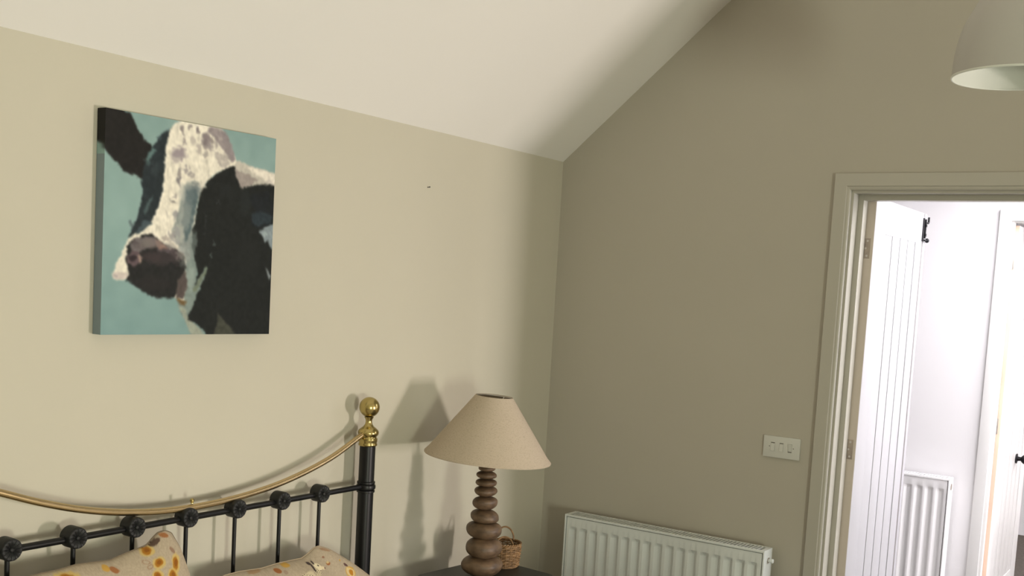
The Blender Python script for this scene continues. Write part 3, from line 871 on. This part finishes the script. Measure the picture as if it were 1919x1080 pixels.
def cushion(name, label, z0, top, xl_fn, xr_fn, y_top, lean, th, prints, seam, base=(172, 158, 136), yb=None):
    ns, nt_ = 230, 190
    s = np.linspace(0, 1, ns); t = np.linspace(0, 1, nt_)
    S, Tt = np.meshgrid(s, t, indexing='ij')
    xtop = xl_fn(1.0) + (xr_fn(1.0) - xl_fn(1.0)) * S
    zt = polyval(top, xtop)
    X = xl_fn(Tt) + (xr_fn(Tt) - xl_fn(Tt)) * S
    Z = z0 + (zt - z0) * Tt
    e = np.clip((1 - np.abs(2 * S - 1) ** 3.2) * (1 - np.abs(2 * Tt - 1) ** 3.2), 0, 1) ** 0.55
    wr = (vnoise(X * 1000, Z * 1000, 0.012, 21) - 0.5) * 0.012 + (vnoise(X * 1000 + Z * 600, Z * 500, 0.03, 22) - 0.5) * 0.006
    yc = y_top - (zt.max() - Z) * lean
    Yf = yc - e * (th + wr); Yk = yc + e * th * 0.55
    col = np.empty(X.shape + (3,)); col[:] = base
    col *= (1 + (vnoise(X * 1000, Z * 1000, 0.35, 31) - 0.5) * 0.08 + (vnoise(X * 3000, Z * 1000, 0.3, 33) - 0.5) * 0.06)[..., None]
    col = prints(col, X, Z)
    verts = np.concatenate([np.stack([X, Yf, Z], -1).reshape(-1, 3), np.stack([X, Yk, Z], -1).reshape(-1, 3)])
    cols = np.concatenate([col.reshape(-1, 3), np.tile(np.array(base, float), (ns * nt_, 1))])
    i, j = np.meshgrid(np.arange(ns - 1), np.arange(nt_ - 1), indexing='ij')
    a = (i * nt_ + j).ravel(); b = ((i + 1) * nt_ + j).ravel(); c = b + 1; d = a + 1
    o2 = ns * nt_
    faces = np.concatenate([np.stack([a, b, c, d], -1), np.stack([a + o2, d + o2, c + o2, b + o2], -1)])
    org = np.array([float(X.mean()), float(yc.mean()), z0])
    me = bpy.data.meshes.new(name)
    me.from_pydata((verts - org).tolist(), [], faces.tolist())
    at = me.color_attributes.new('print', 'FLOAT_COLOR', 'POINT')
    rgba = np.ones((len(verts), 4), np.float32)
    rgba[:, :3] = srgb2lin(cols)
    at.data.foreach_set('color', rgba.ravel())
    bm = bmesh.new(); bm.from_mesh(me)
    bmesh.ops.remove_doubles(bm, verts=[v for v in bm.verts], dist=2e-5)
    bm.to_mesh(me); bm.free()
    me.materials.append(M_PILLOW)
    me.shade_smooth(); me.update()
    o = bpy.data.objects.new(name, me)
    C.objects.link(o); o.location = org
    tag(o, label, 'pillow', 'printed cushions against the headboard')
    # piped seam along the top and right edges
    path = [(X[k, -1], yc[k, -1], Z[k, -1]) for k in range(0, ns, 4)] + [(X[-1, k], yc[-1, k], Z[-1, k]) for k in range(nt_ - 2, 0, -5)]
    MB().tube([tuple(map(float, q)) for q in path], 0.0019, 6).build('seam', M_SEAM if seam else M_PILLOW2, o)
    return o
M_PILLOW2 = mat('linen_piping', (0.40, 0.32, 0.22), 0.9)
def prints_left(col, X, Z):
    fl = [(-2.243, 0.829, 0.015, 0.0085, 0.2), (-2.225, 0.799, 0.015, 0.009, 0.3), (-2.173, 0.789, 0.010, 0.019, -0.5), (-2.244, 0.770, 0.013, 0.011, 0.1), (-2.194, 0.764, 0.012, 0.012, 0.7),
          (-2.498, 0.806, 0.026, 0.010, 0.0), (-2.40, 0.740, 0.02, 0.014, 0.4), (-2.55, 0.74, 0.02, 0.014, 0.2), (-2.33, 0.70, 0.02, 0.014, 0.1), (-2.18, 0.69, 0.018, 0.014, 0.5)]
    for i, (x, z, rx, rz, a) in enumerate(fl):
        col = blotch(col, X, Z, x + 0.002, z, rx * 1.5, rz * 1.45, CREAM, 0.75, a, i * 5)
        col = blotch(col, X, Z, x, z, rx, rz, OCHRE, 0.95, a, i * 5 + 2)
        col = blotch(col, X, Z, x + 0.002, z + 0.001, rx * 0.55, rz * 0.5, (132, 80, 26), 0.8, a, i * 5 + 3)
    col = blotch(col, X, Z, -2.359, 0.803, 0.014, 0.007, RUST, 0.9, -0.3, 70)
    col = blotch(col, X, Z, -2.380, 0.810, 0.011, 0.007, GOLD, 0.8, 0, 71)
    col = blotch(col, X, Z, -2.209, 0.845, 0.019, 0.0055, LEAF, 0.95, 0.45, 72)
    col = blotch(col, X, Z, -2.174, 0.858, 0.015, 0.006, RUST, 0.9, -0.15, 73)
    for (x, z, a) in ((-2.256, 0.794, 0.1), (-2.262, 0.806, -0.2)):
        col = blotch(col, X, Z, x, z, 0.013, 0.005, (150, 120, 96), 0.9, a, 74, ring=0.35)
    col = blotch(col, X, Z, -2.170, 0.822, 0.006, 0.010, (140, 112, 92), 0.9, 0.6, 75)
    return col
def prints_right(col, X, Z):
    W = lambda x, z, rx, rz, c, al=1.0, a=0.0, s=0, ring=None: blotch(col, X, Z, x, z, rx, rz, c, al, a, s, ring)
    col = W(-1.489, 0.640, 0.026, 0.019, GOLD, 1, -0.4, 1)
    col = W(-1.489, 0.640, 0.021, 0.0145, (206, 186, 138), 1, -0.4, 2)
    col = W(-1.486, 0.639, 0.011, 0.0095, (176, 120, 36), 1, -0.4, 3)
    col = W(-1.576, 0.681, 0.009, 0.005, RUST, 1, 0, 4)
    col = W(-1.576, 0.684, 0.006, 0.003, (196, 176, 130), 1, 0, 5)
    col = W(-1.500, 0.664, 0.010, 0.0045, (92, 66, 62), 1, -0.5, 6)
    col = W(-1.784, 0.694, 0.013, 0.006, RUST, 1, -0.1, 7)
    col = W(-1.762, 0.688, 0.008, 0.005, (150, 130, 112), 0.8, 0, 8)
    col = W(-1.742, 0.702, 0.016, 0.0055, GOLD, 0.8, 0, 9)
    col = W(-1.584, 0.700, 0.005, 0.003, (140, 100, 80), 0.9, 0, 10)
    col = W(-1.519, 0.681, 0.004, 0.003, GOLD, 0.9, 0, 11)
    col = W(-1.863, 0.704, 0.03, 0.004, (160, 124, 84), 0.6, 0, 12)
    col = W(-1.56, 0.717, 0.022, 0.004, (150, 112, 82), 0.6, -0.3, 13)
    # leaping spotted animal: body, neck, head, ears and mane
    body = [(-1.70, 0.652, 0.045, 0.022, 0.35), (-1.640, 0.668, 0.020, 0.014, 0.7)]
    for i, (x, z, rx, rz, a) in enumerate(body):
        col = W(x, z, rx, rz, (205, 192, 160), 1, a, 20 + i)
    d = np.zeros(X.shape)
    for i, (x, z, rx, rz, a) in enumerate(body):
        q = ((X - x) / rx) ** 2 + ((Z - z) / rz) ** 2
        d = np.maximum(d, (q < 0.95))
    spots = (np.sin((X + Z * 0.6) * 2 * PI / 0.0085) > 0.1) & (np.sin((Z - X * 0.3) * 2 * PI / 0.0055) > 0.15)
    w = (spots & (d > 0)) * 0.85
    col = col * (1 - w[..., None]) + np.array(DK, float) * w[..., None]
    col = W(-1.626, 0.681, 0.017, 0.0085, (226, 214, 180), 1, -0.35, 25)
    col = W(-1.605, 0.673, 0.010, 0.0045, (220, 204, 168), 1, -0.35, 26)
    col = W(-1.598, 0.672, 0.0035, 0.003, (120, 92, 84), 1, 0, 27)
    col = W(-1.622, 0.683, 0.004, 0.0022, (60, 50, 46), 1, -0.3, 28)
    col = W(-1.650, 0.683, 0.005, 0.013, DK, 1, 0.15, 29)
    col = W(-1.656, 0.694, 0.008, 0.004, DK, 1, -0.2, 30)
    col = W(-1.637, 0.693, 0.004, 0.005, DK, 1, 0, 31)
    return col
topL = [(-2.74, 0.800), (-2.70, 0.815), (-2.545, 0.822), (-2.502, 0.822), (-2.442, 0.826), (-2.395, 0.823), (-2.348, 0.820), (-2.299, 0.829), (-2.240, 0.837), (-2.224, 0.841), (-2.206, 0.854), (-2.184, 0.866), (-2.162, 0.8675), (-2.142, 0.858)]
cushion('pillow', 'beige linen pillow with yellow flower print and one peaked corner below the rosettes', 0.50, topL,
        lambda t: -2.74 + 0 * t, lambda t: np.interp(t, [0, 0.35, 0.7, 0.88, 1.0], [-2.085, -2.095, -2.108, -2.122, -2.142]), -0.122, 0.32, 0.062, prints_left, True)
topR = [(-2.03, 0.690), (-1.967, 0.708), (-1.906, 0.709), (-1.822, 0.703), (-1.756, 0.706), (-1.688, 0.705), (-1.654, 0.704), (-1.619, 0.715), (-1.596, 0.7255), (-1.572, 0.728), (-1.555, 0.722)]
cushion('pillow', 'beige linen pillow printed with a spotted animal and a gold flower, beside the bedpost', 0.50, topR,
        lambda t: -2.03 + 0 * t, lambda t: np.interp(t, [0, 0.30, 0.45, 0.62, 0.74, 0.86, 0.93, 0.965, 1.0], [-1.33, -1.335, -1.365, -1.415, -1.453, -1.495, -1.52, -1.534, -1.555]), -0.140, 0.30, 0.058, prints_right, False)

# ------------------------------------------------------------------ bedside table
TZ = 0.533
tb = thing('bedside_table', 'charcoal painted bedside table carrying the pebble lamp and basket', 'table', (-0.870, -0.312, 0), math.radians(-6))
def rrect(x0, y0, x1, y1, r, n=5):
    out = []
    for cx, cy, a0 in ((x1 - r, y1 - r, 0), (x0 + r, y1 - r, 90), (x0 + r, y0 + r, 180), (x1 - r, y0 + r, 270)):
        for k in range(n + 1):
            a = math.radians(a0 + 90 * k / n)
            out.append((cx + r * math.cos(a), cy + r * math.sin(a)))
    return out
def lb(b, name, m, **k):
    o = b.build(name, m, None, origin=(0, 0, 0), **k)
    o.parent = tb; o.location = (0, 0, 0)
    return o
poly0 = rrect(-0.205, -0.160, 0.205, 0.160, 0.02)
def inset(p, g): return [(x - math.copysign(g, x), y - math.copysign(g, y)) for x, y in p]
zz_ = [(TZ - 0.024, 0.004), (TZ - 0.020, 0.0), (TZ - 0.004, 0.0), (TZ, 0.003)]
V_, F_ = [], []
k_ = len(poly0)
for z, g in zz_:
    V_ += [(x, y, z) for x, y in inset(poly0, g)]
for i in range(3):
    for j in range(k_):
        F_.append((i * k_ + j, i * k_ + (j + 1) % k_, (i + 1) * k_ + (j + 1) % k_, (i + 1) * k_ + j))
F_ += [tuple(range(k_ - 1, -1, -1)), tuple(3 * k_ + j for j in range(k_))]
lb(MB().add(V_, F_), 'tabletop', M_TABLE)
lb(MB().cbox((-0.185, -0.140, TZ - 0.17), (0.185, 0.145, TZ - 0.024), 0.003), 'body', M_TABLE)
dr = lb(MB().cbox((-0.165, -0.152, TZ - 0.155), (0.165, -0.138, TZ - 0.040), 0.003), 'drawer_front', M_TABLE)
kn = MB().lathe([(0.006, 0), (0.006, -0.012), (0.014, -0.018), (0.014, -0.024), (0.0001, -0.028)], (0, -0.152, TZ - 0.098), 18, False, 'y').build('drawer_knob', M_BRASS, None, origin=(0, 0, 0))
kn.parent = dr
lb(MB().cbox((-0.185, -0.140, 0.13), (0.185, 0.145, 0.15), 0.002), 'shelf', M_TABLE)
for sx in (-1, 1):
    for sy in (-1, 1):
        lb(MB().cbox((sx * 0.185, sy * 0.140, 0.0), (sx * 0.150, sy * 0.105, TZ - 0.024), 0.003), 'leg', M_TABLE)

# ------------------------------------------------------------------ pebble lamp
LX, LY = -0.886, -0.300
lamp = thing('table_lamp', 'table lamp of stacked brown pebbles with a sloping oatmeal linen shade', 'lamp', (LX, LY, TZ))
SC = 1.928e-3
# (centre x px offset from axis, half width px, top, bottom) measured against the axis, px
stones = [(-2, 16.8, 876, 879.5), (0, 18.8, 879.2, 894.6), (-1.0, 20.2, 894.3, 908.9), (-0.8, 22.1, 908.2, 928.4), (-1.5, 23.6, 927.6, 954.2), (-1.4, 26.5, 952.6, 978.9), (-3.6, 32.6, 976.4, 1009.6), (-8.0, 34.8, 1005.0, 1045.6), (-3.5, 40.7, 1040.5, 1082.0)]
ztop = TZ
rnd = random.Random(5)
PXB = 1082.0
for i, (ox, hw, y0, y1) in enumerate(reversed(stones)):
    hgt = (y1 - y0) * SC * 0.985
    if i == len(stones) - 1:
        hgt = 0.022
    zb = TZ + (PXB - y1) * SC * 0.985
    cz = zb + hgt / 2
    R_ = hw * SC
    cx = LX + ox * SC * 0.55; cy = LY - ox * SC * 0.83 * -1 * 0.9
    tilt = rnd.uniform(-0.16, 0.16); tdir = rnd.uniform(0, 2 * PI)
    ecc = rnd.uniform(-0.05, 0.05); pw = rnd.uniform(0.62, 0.98); pz = rnd.uniform(0.8, 1.0); sk = rnd.uniform(-0.18, 0.18)
    b = MB()
    nseg, nlat = 28, 16
    vv, ff = [], []
    ph = rnd.uniform(0, 6)
    for a in range(nlat + 1):
        t = -PI / 2 + PI * a / nlat
        ct, st_ = math.cos(t), math.sin(t)
        r = R_ * (abs(ct) ** pw)
        h = hgt / 2 * math.copysign(abs(st_) ** pz, st_)
        for k in range(nseg):
            g = 2 * PI * k / nseg
            rr = max(r, 1e-4) * (1 + 0.025 * math.sin(2 * g + ph) + 0.022 * math.sin(3 * g + ph * 2))
            x_ = rr * math.cos(g) * (1 + ecc); y_ = rr * math.sin(g) * (1 - ecc)
            hh = h + sk * hgt * 0.35 * (1 - st_ * st_) + tilt * (x_ * math.cos(tdir) + y_ * math.sin(tdir)) * (1 - abs(st_)) * 0.8
            vv.append((cx + x_, cy + y_, cz + hh))
    for a in range(nlat):
        for k in range(nseg):
            k2 = (k + 1) % nseg
            ff.append((a * nseg + k, a * nseg + k2, (a + 1) * nseg + k2, (a + 1) * nseg + k))
    b.add(vv, ff)
    b.build('stone', M_STONE, lamp, origin=(cx, cy, cz), angle=180)
MB().tube([(LX, LY, TZ + 0.02), (LX, LY, 1.05)], 0.006, 10).build('rod', M_BRASS, lamp)
MB().lathe([(0.016, 1.00), (0.018, 1.01), (0.018, 1.05), (0.0155, 1.055)], (LX, LY, -0.015), 20).build('lamp_holder', M_PLASTIC, lamp)
MB().lathe([(0.012, 1.055), (0.014, 1.07), (0.028, 1.10), (0.030, 1.115), (0.024, 1.135), (0.0001, 1.143)], (LX, LY, -0.015), 20, False).build('bulb', mat('frosted_glass_bulb', (0.8, 0.8, 0.78), 0.3), lamp)
# the shade leans a little
sh = MB()
seg = 72
tiltm = Matrix.Translation(Vector((LX, LY, 0.968))) @ Matrix.Rotation(math.radians(3.2), 4, Vector((0.8304, 0.5500, 0.0))) @ Matrix.Translation(Vector((0, 0, 0)))
def ring(r, z): return [tuple(tiltm @ Vector((r * math.cos(2 * PI * k / seg), r * math.sin(2 * PI * k / seg), z))) for k in range(seg)]
RB, RT, HS = 0.2290, 0.0675, 0.2220
lv = [(RB, 0.0), (RB + 0.0006, 0.003)]
for k in range(1, 12): lv.append((RB + (RT - RB) * k / 12, HS * k / 12))
lv += [(RT, HS), (RT - 0.0018, HS), (RT - 0.0018, HS - 0.004)]
for k in range(11, 0, -1): lv.append((RB + (RT - RB) * k / 12 - 0.0022, HS * k / 12 - 0.001))
lv += [(RB - 0.002, 0.0)]
vv = []; ff = []
for r, z in lv: vv += ring(r, z)
for i in range(len(lv)):
    j = (i + 1) % len(lv)
    for k in range(seg):
        k2 = (k + 1) % seg
        ff.append((i * seg + k, i * seg + k2, j * seg + k2, j * seg + k))
so_ = sh.add(vv, ff).build('lamp_shade', M_LINEN, lamp, angle=40)
wr = MB()
wr.tube(ring(RT - 0.003, HS - 0.004), 0.0016, 6, closed=True)
wr.tube(ring(0.021, HS - 0.045), 0.0016, 6, closed=True)
for a in (0, 24, 48):
    p = Vector(ring(RT - 0.003, HS - 0.004)[a]); q = Vector(ring(0.021, HS - 0.045)[a])
    wr.tube([tuple(p), tuple(q)], 0.0014, 6)
wr.build('shade_ring', M_CHROME, so_)

# ------------------------------------------------------------------ small wicker basket
BX, BYY = -0.707, -0.277
bk = thing('basket', 'small honey wicker basket with two hoop handles behind the pebble lamp', 'basket', (BX, BYY, TZ))
BR, BH = 0.061, 0.088
def brad(z): return BR * (0.90 + 0.10 * min(1, z / (BH * 0.7)))
nst = 22
wv = MB()
nrow = 12
for rI in range(nrow):
    z = 0.006 + (BH - 0.012) * rI / (nrow - 1)
    path = []
    ns = nst * 4
    for k in range(ns):
        a = 2 * PI * k / ns
        r = brad(z) + 0.0022 * math.sin(a * nst / 2 + PI * rI)
        path.append((BX + r * math.cos(a), BYY + r * math.sin(a), TZ + z))
    wv.tube(path, 0.0031, 5, closed=True)
wv.build('weave', M_WICK, bk, angle=60)
stv = MB()
for k in range(nst):
    a = 2 * PI * (k + 0.5) / nst
    stv.tube([(BX + brad(z) * math.cos(a), BYY + brad(z) * math.sin(a), TZ + z) for z in (0.003, BH * 0.4, BH * 0.75, BH)], 0.0022, 5)
stv.build('stakes', M_WICK, bk)
rm = MB()
for ph in (0, PI):
    rm.tube([(BX + (brad(BH) + 0.0026 * math.cos(a * 18 + ph)) * math.cos(a), BYY + (brad(BH) + 0.0026 * math.cos(a * 18 + ph)) * math.sin(a), TZ + BH + 0.0026 * math.sin(a * 18 + ph)) for a in [2 * PI * k / 144 for k in range(144)]], 0.0027, 5, closed=True)
rm.build('rim', M_WICK, bk)
MB().lathe([(0.0001, 0.0), (brad(0), 0.0), (brad(0), 0.005), (0.0001, 0.005)], (BX, BYY, TZ + 0.0005), 32, False).build('base', M_WICK, bk)
# hoop handles: plane faces the camera direction; one stands up, one has dropped outwards
vd = Vector((0.8304, 0.55, 0)).normalized(); rt = Vector((0.55, -0.8304, 0)).normalized()
def hoop(center, h, lean_):
    pth = []
    for k in range(19):
        a = PI * k / 18
        p = center + rt * (-0.034 * math.cos(a)) + Vector((0, 0, 1)) * (h * math.sin(a)) + vd * (lean_ * math.sin(a))
        pth.append(tuple(p))
    return pth
cb = Vector((BX, BYY, TZ + BH)) 
MB().tube(hoop(cb + vd * 0.046, 0.048, 0.012), 0.0032, 8).build('handle', M_WICK, bk)
MB().tube(hoop(cb - vd * 0.046 + Vector((0, 0, -0.012)), 0.040, 0.020), 0.0030, 8).build('handle', M_WICK, bk)

# ------------------------------------------------------------------ pendant lampshade
QX, QY, QZ = -1.051, -1.986, 2.1855
pd = thing('pendant_lamp', 'pale grey metal cone pendant lampshade hanging at the top right', 'pendant lamp', (QX, QY, QZ))
R0 = 0.1636
po = [(R0, 0.0), (R0 * 0.994, 0.02), (0.1602, 0.057), (0.1555, 0.087), (0.1490, 0.115), (0.1395, 0.142), (0.1270, 0.166), (0.1110, 0.197), (0.0920, 0.222), (0.0680, 0.243), (0.045, 0.254), (0.03, 0.258), (0.0265, 0.275), (0.0265, 0.315), (0.0001, 0.319)]
PT = Matrix.Translation(Vector((QX, QY, QZ)))
def tl(b):
    b.v = [tuple(PT @ Vector(v)) for v in b.v]; return b
tl(MB().lathe(po, (0, 0, 0), 72, False)).build('shade', M_PENDANT, pd, angle=60)
pi_ = [(max(0.0002, r - 0.0022), z - 0.001) for r, z in po[:10]] + [(0.0001, 0.246)]
pi_[0] = (R0 - 0.0022, 0.0006)
tl(MB().lathe(pi_, (0, 0, 0), 72, False)).build('shade_lining', M_PENDANT_IN, pd, angle=60)
tl(MB().lathe([(R0 + 0.0008, 0.003), (R0 + 0.0012, 0.0), (R0, -0.0022), (R0 - 0.0025, -0.002), (R0 - 0.003, 0.001)], (0, 0, 0), 72, False)).build('rim', M_PENDANT_IN, pd, angle=60)
tl(MB().lathe([(0.018, 0.245), (0.018, 0.17), (0.014, 0.165)], (0, 0, 0), 20)).build('lamp_holder', M_PLASTIC, pd)
tl(MB().lathe([(0.013, 0.168), (0.016, 0.15), (0.029, 0.115), (0.030, 0.10), (0.022, 0.08), (0.0001, 0.072)], (0, 0, 0), 20, False)).build('bulb', mat('frosted_pendant_bulb', (0.8, 0.8, 0.78), 0.3), pd)
top = PT @ Vector((0, 0, 0.31))
zc_ = EAVE - SL * QY
MB().tube([tuple(top), (top.x, top.y, zc_ + 0.001)], 0.0032, 8).build('cord', M_CORD, pd)
MB().lathe([(0.045, zc_ - 0.075), (0.05, zc_ - 0.05), (0.05, zc_ + 0.04)], (top.x, top.y, 0), 24).build('ceiling_rose', M_PENDANT, pd)
